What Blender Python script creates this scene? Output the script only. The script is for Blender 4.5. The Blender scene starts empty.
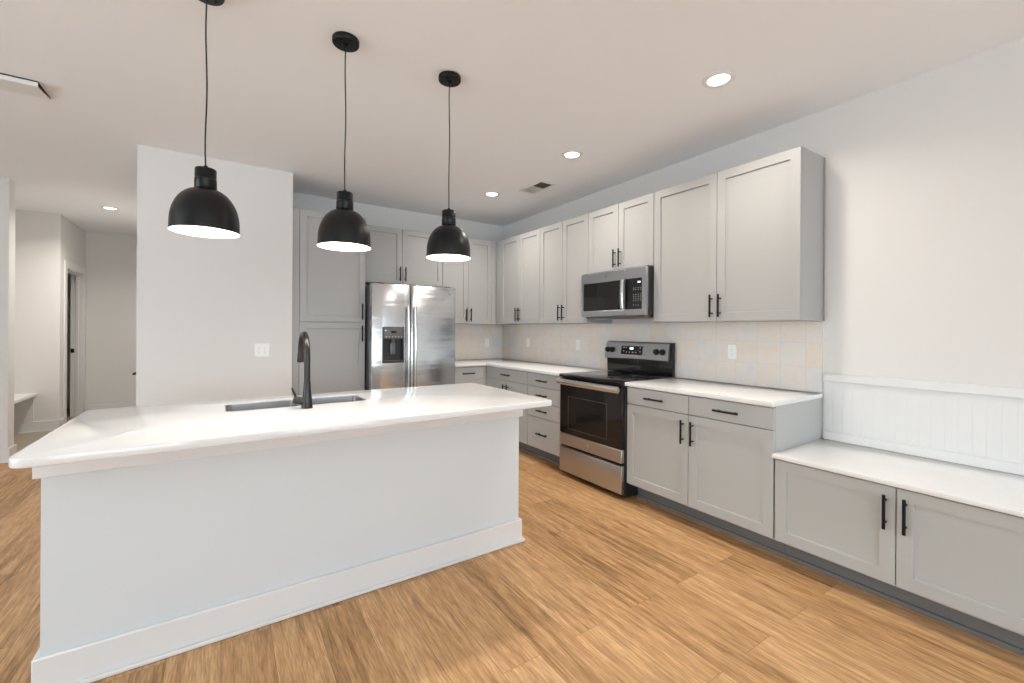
import bpy, bmesh, math, random
from mathutils import Vector, Matrix
random.seed(7)
PI = math.pi
scene = bpy.context.scene
col = scene.collection

# ------------------------------------------------------------------ camera
CAM = Vector((-3.1989, -5.0391, 1.3059))
YAW, ROLL = 0.5868, 0.006
fw = Vector((math.sin(YAW), math.cos(YAW), 0))
rt = Vector((math.cos(YAW), -math.sin(YAW), 0))
up = Vector((0, 0, 1))
rt2 = rt * math.cos(ROLL) + up * math.sin(ROLL)
up2 = -rt * math.sin(ROLL) + up * math.cos(ROLL)
cd = bpy.data.cameras.new('camera')
cam = bpy.data.objects.new('camera', cd)
col.objects.link(cam)
cam.matrix_world = Matrix(((rt2.x, up2.x, -fw.x, CAM.x), (rt2.y, up2.y, -fw.y, CAM.y), (rt2.z, up2.z, -fw.z, CAM.z), (0, 0, 0, 1)))
cd.sensor_fit = 'HORIZONTAL'
cd.sensor_width = 36
cd.lens = 432.35 / 1024 * 36
cd.shift_y = -12.06 / 1024
cd.clip_start = 0.05
scene.camera = cam

# ------------------------------------------------------------------ world, light, exposure
scene.view_settings.view_transform = 'Standard'
scene.view_settings.look = 'None'
scene.view_settings.gamma = 1
scene.view_settings.use_curve_mapping = False
scene.view_settings.exposure = 0.40
w = bpy.data.worlds.new('world')
scene.world = w
w.use_nodes = True
w.node_tree.nodes['Background'].inputs[0].default_value = (.86, .975, 1.03, 1)
w.node_tree.nodes['Background'].inputs[1].default_value = 5.4
scene.cycles.sample_clamp_indirect = 4
scene.cycles.max_bounces = 8
scene.cycles.diffuse_bounces = 5
scene.cycles.use_denoising = True

def area(name, loc, rot, sx, sy, power, color, shape='RECTANGLE', spread=PI):
    l = bpy.data.lights.new(name, 'AREA')
    l.shape = shape
    l.size = sx
    if shape == 'RECTANGLE':
        l.size_y = sy
    l.energy = power
    l.color = color
    l.spread = spread
    o = bpy.data.objects.new(name, l)
    col.objects.link(o)
    o.location = loc
    o.rotation_euler = rot
    return o
DAY = (0.66, 0.81, 1.0)
WARM = (1.0, 0.925, 0.83)
# area lamps added as daylight fill at unseen windows behind and left of camera
area('window_daylight', (-1.7, -9.43, 1.45), (PI / 2, 0, 0), 1.8, 1.6, 22, DAY)
area('window_daylight', (-4.9, -9.43, 1.45), (PI / 2, 0, 0), 1.8, 1.6, 22, DAY)
area('window_daylight', (-7.23, -3.2, 1.40), (0, -PI / 2, 0), 1.6, 2.4, 10, DAY)
CAN_POWER = 9.2
PENDANT_POWER = 8

# ------------------------------------------------------------------ helpers
H = 2.7275
class MB:
    def __init__(self):
        self.v = []; self.f = []; self.s = []
    def add(self, vs, fs, smooth=False):
        n = len(self.v)
        self.v += [tuple(v) for v in vs]
        for f in fs:
            self.f.append(tuple(i + n for i in f)); self.s.append(smooth)
        return self
    def box(self, x0, x1, y0, y1, z0, z1, c=0.0):
        if x0 > x1: x0, x1 = x1, x0
        if y0 > y1: y0, y1 = y1, y0
        if z0 > z1: z0, z1 = z1, z0
        if c <= 0:
            vs = [(x, y, z) for x in (x0, x1) for y in (y0, y1) for z in (z0, z1)]
            return self.add(vs, [(0, 1, 3, 2), (4, 6, 7, 5), (0, 4, 5, 1), (2, 3, 7, 6), (0, 2, 6, 4), (1, 5, 7, 3)])
        bm = bmesh.new()
        bmesh.ops.create_cube(bm, size=1)
        for v in bm.verts:
            v.co = Vector(((x0 + x1) / 2 + v.co.x * (x1 - x0), (y0 + y1) / 2 + v.co.y * (y1 - y0), (z0 + z1) / 2 + v.co.z * (z1 - z0)))
        c = min(c, (x1 - x0) * .45, (y1 - y0) * .45, (z1 - z0) * .45)
        bmesh.ops.bevel(bm, geom=list(bm.edges), offset=c, segments=2 if c > .004 else 1, affect='EDGES', profile=.5)
        self.bm(bm)
        return self
    def bm(self, bm, smooth=False):
        bm.verts.index_update()
        self.add([v.co.copy() for v in bm.verts], [[v.index for v in f.verts] for f in bm.faces], smooth)
        bm.free()
    def cyl(self, p0, p1, r0, r1=None, n=24, caps=True):
        if r1 is None: r1 = r0
        return self.tube([p0, p1], [r0, r1], n, caps)
    def tube(self, pts, r, n=16, caps=True):
        pts = [Vector(p) for p in pts]
        if not isinstance(r, (list, tuple)): r = [r] * len(pts)
        vs = []; fs = []
        d0 = (pts[1] - pts[0]).normalized()
        a = d0.orthogonal().normalized()
        for i, p in enumerate(pts):
            if i == 0: d = d0
            elif i == len(pts) - 1: d = (pts[i] - pts[i - 1]).normalized()
            else: d = ((pts[i + 1] - p).normalized() + (p - pts[i - 1]).normalized()).normalized()
            a = (a - d * a.dot(d)).normalized()
            b = d.cross(a)
            for k in range(n):
                t = 2 * PI * k / n
                vs.append(p + (a * math.cos(t) + b * math.sin(t)) * r[i])
        for i in range(len(pts) - 1):
            for k in range(n):
                fs.append((i * n + k, i * n + (k + 1) % n, (i + 1) * n + (k + 1) % n, (i + 1) * n + k))
        self.add(vs, fs, True)
        if caps:
            m = len(pts) - 1
            self.add([vs[k] for k in range(n)][::-1], [tuple(range(n))])
            self.add([vs[m * n + k] for k in range(n)], [tuple(range(n))])
        return self
    def lathe(self, prof, cx, cy, n=48, axis='z', cz=0):
        # prof: list of (radius, height); axis z about (cx, cy)
        vs = []; fs = []
        for (r, h) in prof:
            for k in range(n):
                t = 2 * PI * k / n
                if axis == 'z': vs.append((cx + r * math.cos(t), cy + r * math.sin(t), h))
                elif axis == 'x': vs.append((h, cx + r * math.cos(t), cy + r * math.sin(t)))
                else: vs.append((cx + r * math.cos(t), h, cy + r * math.sin(t)))
        for i in range(len(prof) - 1):
            for k in range(n):
                fs.append((i * n + k, i * n + (k + 1) % n, (i + 1) * n + (k + 1) % n, (i + 1) * n + k))
        return self.add(vs, fs, True)
    def build(self, name, mat, parent=None, label=None, split=0.7):
        me = bpy.data.meshes.new(name)
        off = parent_loc(parent)
        me.from_pydata([Vector(v) - off for v in self.v], [], self.f)
        me.validate()
        bm = bmesh.new(); bm.from_mesh(me)
        bmesh.ops.remove_doubles(bm, verts=bm.verts, dist=1e-6)
        bmesh.ops.recalc_face_normals(bm, faces=bm.faces)
        bm.to_mesh(me); bm.free()
        me.materials.append(mat)
        for p in me.polygons: p.use_smooth = True
        try: me.set_sharp_from_angle(angle=split)
        except Exception: pass
        o = bpy.data.objects.new(name, me)
        col.objects.link(o)
        if parent is not None: o.parent = parent
        if label: o['label'] = label
        return o
def parent_loc(p):
    v = Vector((0, 0, 0))
    while p is not None:
        v += p.location; p = p.parent
    return v
def tag(o, label, cat, group=None, kind=None):
    o['label'] = label; o['category'] = cat
    if group: o['group'] = group
    if kind: o['kind'] = kind
    return o
def thing(name, label, cat, loc, group=None):
    o = bpy.data.objects.new(name, None)
    col.objects.link(o); o.location = loc; o.empty_display_size = .1
    return tag(o, label, cat, group)
def struct(name, mb, mat):
    o = mb.build(name, mat); o['kind'] = 'structure'; return o
def boolean(o, cutter_mb):
    c = cutter_mb.build('cutter_tmp', o.data.materials[0])
    c.location = -parent_loc(o.parent)
    c.parent = None
    off = parent_loc(o.parent)
    c.location = (0, 0, 0)
    # o's mesh is in parent's frame: shift cutter mesh into it
    for v in c.data.vertices: v.co -= off
    saved = o.parent
    o.parent = None
    m = o.modifiers.new('b', 'BOOLEAN'); m.object = c; m.operation = 'DIFFERENCE'; m.solver = 'EXACT'
    bpy.context.view_layer.update()
    dg = bpy.context.evaluated_depsgraph_get()
    me = bpy.data.meshes.new_from_object(o.evaluated_get(dg))
    o.modifiers.clear()
    old = o.data; nm = old.name; o.data = me; bpy.data.meshes.remove(old); me.name = nm
    if saved is not None: o.parent = saved
    try: me.set_sharp_from_angle(angle=.7)
    except Exception: pass
    cm = c.data
    bpy.data.objects.remove(c); bpy.data.meshes.remove(cm)
def slab(poly, z0, z1, c=0.003, radii=None, seg=8):
    """prism of an outline with rounded corners (radii per corner) and softened edges"""
    pts = []
    n = len(poly)
    for i, p in enumerate(poly):
        r = radii[i] if radii else 0
        p = Vector(p)
        if r <= 0: pts.append(p); continue
        a = (Vector(poly[i - 1]) - p).normalized(); b = (Vector(poly[(i + 1) % n]) - p).normalized()
        ang = a.angle(b); d = r / math.tan(ang / 2)
        cpt = p + (a + b).normalized() * (r / math.sin(ang / 2))
        s = p + a * d - cpt; e = p + b * d - cpt
        a0 = math.atan2(s.y, s.x); a1 = math.atan2(e.y, e.x)
        da = (a1 - a0 + PI) % (2 * PI) - PI
        for k in range(seg + 1):
            t = a0 + da * k / seg
            pts.append(cpt + Vector((math.cos(t), math.sin(t))) * r)
    bm = bmesh.new()
    vs = [bm.verts.new((p.x, p.y, z0)) for p in pts]
    f = bm.faces.new(vs)
    g = bmesh.ops.extrude_face_region(bm, geom=[f])
    for v in g['geom']:
        if isinstance(v, bmesh.types.BMVert): v.co.z = z1
    bmesh.ops.recalc_face_normals(bm, faces=bm.faces)
    if c > 0:
        ed = [e for e in bm.edges if abs(e.verts[0].co.z - e.verts[1].co.z) < 1e-6]
        bmesh.ops.bevel(bm, geom=ed, offset=c, segments=2, affect='EDGES', profile=.5)
    m = MB(); m.bm(bm)
    return m

# local frames: 'R' front faces -x (range wall), u = y ; 'B' front faces -y (back wall), u = x
def P(fr, base, u, z, d):
    if fr == 'R': return (base - d, u, z)
    if fr == 'B': return (u, base - d, z)
    if fr == 'K': return (u, base + d, z)      # faces +y
def fbox(m, fr, base, u0, u1, z0, z1, d0, d1, c=0):
    a = P(fr, base, u0, z0, d0); b = P(fr, base, u1, z1, d1)
    return m.box(a[0], b[0], a[1], b[1], a[2], b[2], c)
def shaker(fr, base, u0, u1, z0, z1, t=.02, rail=.058, rec=.011, c=.0015):
    m = MB()
    g = .002
    u0, u1 = min(u0, u1) + g, max(u0, u1) - g
    def ring(i, d):
        return [P(fr, base, u0 + i, z0 + i, d), P(fr, base, u1 - i, z0 + i, d), P(fr, base, u1 - i, z1 - i, d), P(fr, base, u0 + i, z1 - i, d)]
    R = [ring(0, .0005), ring(0, t - c), ring(c, t), ring(rail, t), ring(rail + .002, t - rec)]
    vs = sum(R, [])
    fs = [(3, 2, 1, 0)]
    for k in range(len(R) - 1):
        for j in range(4):
            fs.append((k * 4 + j, k * 4 + (j + 1) % 4, (k + 1) * 4 + (j + 1) % 4, (k + 1) * 4 + j))
    n = (len(R) - 1) * 4
    fs.append((n, n + 1, n + 2, n + 3))
    return m.add(vs, fs)
def flatfront(fr, base, u0, u1, z0, z1, t=.02):
    m = MB(); g = .002
    u0, u1 = min(u0, u1) + g, max(u0, u1) - g
    return fbox(m, fr, base, u0, u1, z0, z1, .0005, t, .002)
def pull(fr, base, u, z, vertical, parent, L=.158, so=.032):
    """black bar pull standing on two posts; base is the door face"""
    m = MB()
    if vertical:
        m.tube([P(fr, base, u, z - L / 2, so), P(fr, base, u, z + L / 2, so)], .0068, 14)
        for s in (-1, 1): m.tube([P(fr, base, u, z + s * (L / 2 - .028), 0), P(fr, base, u, z + s * (L / 2 - .028), so)], .0048, 12)
    else:
        m.tube([P(fr, base, u - L / 2, z, so), P(fr, base, u + L / 2, z, so)], .0068, 14)
        for s in (-1, 1): m.tube([P(fr, base, u + s * (L / 2 - .028), z, 0), P(fr, base, u + s * (L / 2 - .028), z, so)], .0048, 12)
    return m.build('handle', M['black'], parent, 'matt black bar handle')

# ------------------------------------------------------------------ materials
M = {}
def mat(name, color, rough=.5, metal=0, spec=.5, coat=0):
    m = bpy.data.materials.new(name); m.use_nodes = True
    b = m.node_tree.nodes['Principled BSDF']
    b.inputs['Base Color'].default_value = (*color, 1)
    b.inputs['Roughness'].default_value = rough
    b.inputs['Metallic'].default_value = metal
    b.inputs['Specular IOR Level'].default_value = spec
    if coat: b.inputs['Coat Weight'].default_value = coat; b.inputs['Coat Roughness'].default_value = .05
    M[name] = m
    return m
class N:
    def __init__(s, m): s.t = m.node_tree; s.b = s.t.nodes['Principled BSDF']
    def n(s, kind, **kw):
        x = s.t.nodes.new(kind)
        for k, v in kw.items():
            if k.startswith('i_'):
                key = k[2:].replace('_', ' ')
                x.inputs[key].default_value = v
            else: setattr(x, k, v)
        return x
    def l(s, a, ao, b, bi): s.t.links.new(a.outputs[ao], b.inputs[bi])
def bumpy(m, scale, strength, dist=.002, vec_scale=(1, 1, 1), detail=3):
    k = N(m)
    tc = k.n('ShaderNodeTexCoord'); mp = k.n('ShaderNodeMapping'); mp.inputs['Scale'].default_value = vec_scale
    no = k.n('ShaderNodeTexNoise'); no.inputs['Scale'].default_value = scale; no.inputs['Detail'].default_value = detail
    bu = k.n('ShaderNodeBump'); bu.inputs['Strength'].default_value = strength; bu.inputs['Distance'].default_value = dist
    k.l(tc, 'Object', mp, 'Vector'); k.l(mp, 'Vector', no, 'Vector'); k.l(no, 'Fac', bu, 'Height'); k.l(bu, 'Normal', k.b, 'Normal')
    return k
bumpy(mat('wall_paint', (.75, .738, .722), .65, spec=.3), 260, .08)
bumpy(mat('ceiling_paint', (.885, .90, .93), .8, spec=.2), 200, .12)
mat('trim_paint', (.76, .76, .755), .35)
bumpy(mat('island_paint', (.69, .72, .74), .45), 300, .05)
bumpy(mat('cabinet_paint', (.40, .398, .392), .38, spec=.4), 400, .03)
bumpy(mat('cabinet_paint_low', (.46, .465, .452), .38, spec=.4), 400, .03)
mat('kick_paint', (.17, .17, .168), .5)
mat('black', (.004, .004, .0045), .5, spec=.25)
mat('black_satin', (.006, .0065, .0075), .36, spec=.3)
mat('black_gloss', (.006, .006, .007), .06)
mat('black_plastic', (.018, .018, .02), .35)
mat('cord', (.01, .01, .01), .6)
mat('plate_white', (.90, .90, .89), .3)
mat('slot_light', (.45, .45, .45), .4)
mat('slot_dark', (.42, .42, .42), .5)
mat('shade_inner', (.9, .88, .84), .5)
mat('grey_plastic', (.12, .12, .125), .35)
mat('gunmetal', (.055, .052, .05), .33, metal=1)
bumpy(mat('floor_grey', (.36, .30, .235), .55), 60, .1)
def steel(name, color, rough, vs, str_=.10, low=0):
    m = mat(name, color, rough, metal=1)
    k = N(m)
    tc = k.n('ShaderNodeTexCoord'); mp = k.n('ShaderNodeMapping'); mp.inputs['Scale'].default_value = vs
    no = k.n('ShaderNodeTexNoise'); no.inputs['Scale'].default_value = 1.0; no.inputs['Detail'].default_value = 4
    bu = k.n('ShaderNodeBump'); bu.inputs['Strength'].default_value = str_; bu.inputs['Distance'].default_value = .0006
    k.l(tc, 'Object', mp, 'Vector'); k.l(mp, 'Vector', no, 'Vector'); k.l(no, 'Fac', bu, 'Height')
    if low:
        mp2 = k.n('ShaderNodeMapping'); mp2.inputs['Scale'].default_value = (1.6, 1.6, 16)
        n2 = k.n('ShaderNodeTexNoise'); n2.inputs['Scale'].default_value = 1.0; n2.inputs['Detail'].default_value = 1
        b2 = k.n('ShaderNodeBump'); b2.inputs['Strength'].default_value = low; b2.inputs['Distance'].default_value = .004
        k.l(tc, 'Object', mp2, 'Vector'); k.l(mp2, 'Vector', n2, 'Vector'); k.l(n2, 'Fac', b2, 'Height'); k.l(b2, 'Normal', bu, 'Normal')
    k.l(bu, 'Normal', k.b, 'Normal')
    rr = k.n('ShaderNodeMapRange'); rr.inputs['To Min'].default_value = rough * .75; rr.inputs['To Max'].default_value = rough * 1.3
    k.l(no, 'Fac', rr, 'Value'); k.l(rr, 'Result', k.b, 'Roughness')
    return m
steel('steel_fridge', (.62, .64, .66), .19, (1.5, 1.5, 260), .25, .7)
steel('steel_range', (.50, .51, .53), .32, (2, 2, 300), .25)
steel('steel_bright', (.75, .75, .75), .18, (200, 2, 2), .05)
steel('steel_sink', (.50, .49, .475), .32, (3, 200, 200), .1)
def emit(name, color, strength):
    m = bpy.data.materials.new(name); m.use_nodes = True
    nt = m.node_tree; nt.nodes.clear()
    e = nt.nodes.new('ShaderNodeEmission'); e.inputs[0].default_value = (*color, 1); e.inputs[1].default_value = strength
    o = nt.nodes.new('ShaderNodeOutputMaterial'); nt.links.new(e.outputs[0], o.inputs[0])
    M[name] = m
emit('led', (1, .95, .88), 6)
emit('bulb', (1, .93, .84), 14)
emit('display', (.75, .92, 1.0), 1.6)

# quartz: white with a very faint speckle
m = mat('quartz', (.80, .79, .775), .09, spec=.5)
k = N(m); tc = k.n('ShaderNodeTexCoord'); no = k.n('ShaderNodeTexNoise'); no.inputs['Scale'].default_value = 350; no.inputs['Detail'].default_value = 2
cr = k.n('ShaderNodeValToRGB'); cr.color_ramp.elements[0].position = .35; cr.color_ramp.elements[0].color = (.76, .755, .745, 1); cr.color_ramp.elements[1].position = .6; cr.color_ramp.elements[1].color = (.82, .82, .81, 1)
k.l(tc, 'Object', no, 'Vector'); k.l(no, 'Fac', cr, 'Fac'); k.l(cr, 'Color', k.b, 'Base Color')

# oak plank floor, boards run along y
m = mat('oak_planks', (.45, .28, .14), .42, spec=.35)
k = N(m)
tc = k.n('ShaderNodeTexCoord'); sp = k.n('ShaderNodeSeparateXYZ'); cb = k.n('ShaderNodeCombineXYZ')
k.l(tc, 'Object', sp, 'Vector'); k.l(sp, 'Y', cb, 'X'); k.l(sp, 'X', cb, 'Y')
def brick(seed_shift, c1, c2, mortar):
    b = k.n('ShaderNodeTexBrick'); b.offset = .37; b.offset_frequency = 2; b.squash = 1
    b.inputs['Color1'].default_value = c1; b.inputs['Color2'].default_value = c2; b.inputs['Mortar'].default_value = mortar
    b.inputs['Scale'].default_value = 1; b.inputs['Mortar Size'].default_value = .0011; b.inputs['Mortar Smooth'].default_value = .3
    b.inputs['Bias'].default_value = 0; b.inputs['Brick Width'].default_value = 1.22; b.inputs['Row Height'].default_value = .178
    k.l(cb, 'Vector', b, 'Vector'); return b
br = brick(0, (0, 0, 0, 1), (1, 1, 1, 1), (.5, .5, .5, 1))
sh = k.n('ShaderNodeVectorMath', operation='MULTIPLY_ADD')
k.l(br, 'Color', sh, 0); sh.inputs[1].default_value = (17.3, 31.7, 9.1); k.l(cb, 'Vector', sh, 2)
mp = k.n('ShaderNodeMapping'); mp.inputs['Scale'].default_value = (1.5, 21, 1); k.l(sh, 'Vector', mp, 'Vector')
n1 = k.n('ShaderNodeTexNoise'); n1.inputs['Scale'].default_value = 1.6; n1.inputs['Detail'].default_value = 5; n1.inputs['Roughness'].default_value = .62; n1.inputs['Distortion'].default_value = .9
k.l(mp, 'Vector', n1, 'Vector')
mp2 = k.n('ShaderNodeMapping'); mp2.inputs['Scale'].default_value = (9, 120, 1); k.l(sh, 'Vector', mp2, 'Vector')
n2 = k.n('ShaderNodeTexNoise'); n2.inputs['Scale'].default_value = 1.5; n2.inputs['Detail'].default_value = 3; k.l(mp2, 'Vector', n2, 'Vector')
# cathedral grain: bands of a distorted, stretched field
mp3 = k.n('ShaderNodeMapping'); mp3.inputs['Scale'].default_value = (.8, 5.5, 1); k.l(sh, 'Vector', mp3, 'Vector')
n3 = k.n('ShaderNodeTexNoise'); n3.inputs['Scale'].default_value = 1.1; n3.inputs['Detail'].default_value = 1; k.l(mp3, 'Vector', n3, 'Vector')
mu = k.n('ShaderNodeMath', operation='MULTIPLY'); mu.inputs[1].default_value = 70; k.l(n3, 'Fac', mu, 0)
si = k.n('ShaderNodeMath', operation='SINE'); k.l(mu, 'Value', si, 0)
si2 = k.n('ShaderNodeMapRange'); si2.inputs['From Min'].default_value = -1; k.l(si, 'Value', si2, 'Value')
ramp = k.n('ShaderNodeValToRGB')
e = ramp.color_ramp.elements
e[0].position = .25; e[0].color = (.26, .135, .048, 1)
e[1].position = .78; e[1].color = (.68, .41, .20, 1)
x = ramp.color_ramp.elements.new(.5); x.color = (.515, .285, .124, 1)
ad = k.n('ShaderNodeMath', operation='MULTIPLY_ADD'); k.l(n1, 'Fac', ad, 0); ad.inputs[1].default_value = 1.2
bw = k.n('ShaderNodeMath', operation='MULTIPLY_ADD'); k.l(br, 'Color', bw, 0); bw.inputs[1].default_value = .24; bw.inputs[2].default_value = -.20
k.l(bw, 'Value', ad, 2)
ad2 = k.n('ShaderNodeMath', operation='MULTIPLY_ADD'); k.l(si2, 'Result', ad2, 0); ad2.inputs[1].default_value = .035; k.l(ad, 'Value', ad2, 2)
k.l(ad2, 'Value', ramp, 'Fac')
mx = k.n('ShaderNodeMix', data_type='RGBA', blend_type='MULTIPLY'); mx.inputs[0].default_value = 1
fr_ = k.n('ShaderNodeMapRange'); fr_.inputs['From Min'].default_value = .3; fr_.inputs['From Max'].default_value = .7; fr_.inputs['To Min'].default_value = .68; fr_.inputs['To Max'].default_value = 1.16
k.l(n2, 'Fac', fr_, 'Value')
k.l(ramp, 'Color', mx, 6); k.l(fr_, 'Result', mx, 7)
mx2 = k.n('ShaderNodeMix', data_type='RGBA'); k.l(br, 'Fac', mx2, 0); k.l(mx, 2, mx2, 6); mx2.inputs[7].default_value = (.24, .14, .065, 1)
k.l(mx2, 2, k.b, 'Base Color')
bu = k.n('ShaderNodeBump'); bu.inputs['Strength'].default_value = .12; bu.inputs['Distance'].default_value = .001; k.l(n2, 'Fac', bu, 'Height'); k.l(bu, 'Normal', k.b, 'Normal')

# handmade square tiles
def tile_mat(name, axis):
    m = mat(name, (.7, .68, .65), .16, spec=.5)
    k = N(m)
    tc = k.n('ShaderNodeTexCoord'); sp = k.n('ShaderNodeSeparateXYZ'); cb = k.n('ShaderNodeCombineXYZ')
    k.l(tc, 'Object', sp, 'Vector'); k.l(sp, axis, cb, 'X'); k.l(sp, 'Z', cb, 'Y')
    mp = k.n('ShaderNodeMapping'); mp.inputs['Location'].default_value = (.151 if axis == 'Y' else .02, .049, 0); k.l(cb, 'Vector', mp, 'Vector')
    b = k.n('ShaderNodeTexBrick'); b.offset = 0; b.squash = 1
    b.inputs['Color1'].default_value = (0, 0, 0, 1); b.inputs['Color2'].default_value = (1, 1, 1, 1); b.inputs['Mortar'].default_value = (.5, .5, .5, 1)
    b.inputs['Scale'].default_value = 1; b.inputs['Mortar Size'].default_value = .0012; b.inputs['Mortar Smooth'].default_value = .4
    b.inputs['Brick Width'].default_value = .156; b.inputs['Row Height'].default_value = .160
    k.l(mp, 'Vector', b, 'Vector')
    no = k.n('ShaderNodeTexNoise'); no.inputs['Scale'].default_value = 15; no.inputs['Detail'].default_value = 4; k.l(tc, 'Object', no, 'Vector')
    ad = k.n('ShaderNodeMath', operation='MULTIPLY_ADD'); k.l(no, 'Fac', ad, 0); ad.inputs[1].default_value = 1.7; k.l(b, 'Color', ad, 2)
    dv = k.n('ShaderNodeMath', operation='MULTIPLY'); k.l(ad, 'Value', dv, 0); dv.inputs[1].default_value = .39
    r = k.n('ShaderNodeValToRGB'); e = r.color_ramp.elements
    e[0].position = .08; e[0].color = (.66, .70, .73, 1); e[1].position = .92; e[1].color = (.80, .66, .54, 1)
    x = e.new(.5); x.color = (.80, .75, .70, 1)
    k.l(dv, 'Value', r, 'Fac')
    mx = k.n('ShaderNodeMix', data_type='RGBA'); k.l(b, 'Fac', mx, 0); k.l(r, 'Color', mx, 6); mx.inputs[7].default_value = (.66, .64, .61, 1)
    k.l(mx, 2, k.b, 'Base Color')
    n2 = k.n('ShaderNodeTexNoise'); n2.inputs['Scale'].default_value = 14; n2.inputs['Detail'].default_value = 2; k.l(tc, 'Object', n2, 'Vector')
    sb = k.n('ShaderNodeMath', operation='SUBTRACT'); k.l(n2, 'Fac', sb, 0); k.l(b, 'Fac', sb, 1)
    bu = k.n('ShaderNodeBump'); bu.inputs['Strength'].default_value = .35; bu.inputs['Distance'].default_value = .003; k.l(sb, 'Value', bu, 'Height'); k.l(bu, 'Normal', k.b, 'Normal')
tile_mat('tile_range', 'Y'); tile_mat('tile_back', 'X')

# ------------------------------------------------------------------ setting
struct('floor', MB().box(-7.45, .15, -9.65, 4.8, -.06, 0), M['oak_planks'])
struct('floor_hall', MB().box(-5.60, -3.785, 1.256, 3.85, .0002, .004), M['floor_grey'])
struct('ceiling', MB().box(-7.45, .15, -9.65, 4.8, H, H + .1), M['ceiling_paint'])
struct('wall_right', MB().box(0, .15, -9.65, .15, 0, H), M['wall_paint'])
struct('wall_back', MB().box(-2.68, 0, 0, .15, 0, H), M['wall_paint'])
# the thick partition that hides the hall
mb = MB(); mb.box(-3.77, -2.682, -.62, -.50, 0, H); mb.box(-3.77, -3.65, -.50, 3.85, 0, H); mb.box(-2.80, -2.682, -.5, .15, 0, H)
struct('wall_partition', mb, M['wall_paint'])
struct('wall_hall_end', MB().box(-4.93, -3.65, 3.85, 3.97, 0, H), M['wall_paint'])
mb = MB(); mb.box(-5.05, -4.93, 2.672, 2.895, 0, H); mb.box(-5.05, -4.93, 3.705, 3.97, 0, H); mb.box(-5.05, -4.93, 2.895, 3.705, 2.075, H)
struct('wall_hall_left', mb, M['wall_paint'])
struct('wall_alcove_back', MB().box(-5.72, -5.05, 2.672, 2.79, 0, H), M['wall_paint'])
struct('wall_alcove_left', MB().box(-5.72, -5.60, 1.255, 2.672, 0, H), M['wall_paint'])
struct('wall_pillar', MB().box(-7.3, -4.93, 1.105, 1.255, 0, H), M['wall_paint'])
mb = MB(); mb.box(-7.0, -6.9, 2.79, 4.7, 0, H); mb.box(-6.9, -4.93, 4.6, 4.7, 0, H); mb.box(-6.9, -5.722, 2.672, 2.79, 0, H); mb.box(-5.05, -4.93, 3.972, 4.6, 0, H)
struct('wall_far_room', mb, M['wall_paint'])
# living room side (behind and left of the camera), with windows added to let daylight in
def wall_with_windows(name, fixed, axis, lo, hi, wins, thick=.12, z0=.65, z1=2.25):
    mb = MB(); cur = lo
    def bx(a, b, za, zb):
        if axis == 'x': mb.box(a, b, fixed - thick, fixed, za, zb)
        else: mb.box(fixed - thick, fixed, a, b, za, zb)
    for (a, b) in wins:
        bx(cur, a, 0, H); bx(a, b, 0, z0); bx(a, b, z1, H); cur = b
    bx(cur, hi, 0, H)
    return struct(name, mb, M['wall_paint'])
wall_with_windows('wall_front', -9.5, 'x', -7.3, 0, [(-5.8, -4.0), (-2.6, -.8)])
wall_with_windows('wall_left', -7.3, 'y', -9.5, 1.1, [(-4.4, -2.0)])
def window(i, axis, fixed, a, b, z0=.65, z1=2.25):
    m = MB(); t = .06
    def bx(p, q, za, zb, d0=-.09, d1=-.03):
        if axis == 'x': m.box(p, q, fixed + d0, fixed + d1, za, zb, .003)
        else: m.box(fixed + d0, fixed + d1, p, q, za, zb, .003)
    bx(a, b, z0, z0 + t); bx(a, b, z1 - t, z1); bx(a, a + t, z0 + t, z1 - t); bx(b - t, b, z0 + t, z1 - t)
    bx((a + b) / 2 - .02, (a + b) / 2 + .02, z0 + t, z1 - t); bx(a + t, b - t, (z0 + z1) / 2 - .02, (z0 + z1) / 2 + .02, -.08, -.04)
    struct('window_%d' % i, m, M['trim_paint'])
window(1, 'x', -9.5, -5.8, -4.0); window(2, 'x', -9.5, -2.6, -.8); window(3, 'y', -7.3, -4.4, -2.0)

# baseboards with a shoe moulding
def base_run(mb, axis, fixed, lo, hi, sgn, h=.135, t=.016):
    """sgn: direction the board stands out from the wall"""
    def bx(d0, d1, za, zb, c=.002):
        a, b = fixed + sgn * d0, fixed + sgn * d1
        if axis == 'x': mb.box(lo, hi, a, b, za, zb, c)
        else: mb.box(a, b, lo, hi, za, zb, c)
    bx(.0005, t, .001, h, .003); bx(t, t + .014, .001, .02, .006)
for nm, args in {
    'baseboard_partition': [('x', -.62, -3.79, -2.70, -1)],
    'baseboard_hall_right': [('y', -3.77, -.62, 3.82, -1)],
    'baseboard_hall_end': [('x', 3.85, -4.90, -3.80, -1)],
    'baseboard_pillar': [('x', 1.105, -7.27, -4.915, -1), ('y', -4.93, 1.09, 1.27, 1)],
    'baseboard_alcove': [('x', 2.672, -5.597, -4.915, -1)],
    'baseboard_hall_left': [('y', -4.93, 2.656, 2.80, 1)],
    'baseboard_right': [('y', 0, -9.4, -4.95, -1)],
    'baseboard_front': [('x', -9.5, -7.2, -.1, 1)],
    'baseboard_left': [('y', -7.3, -9.4, 1.05, 1)]}.items():
    mb = MB()
    for a in args: base_run(mb, *a)
    struct(nm, mb, M['trim_paint'])

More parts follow.
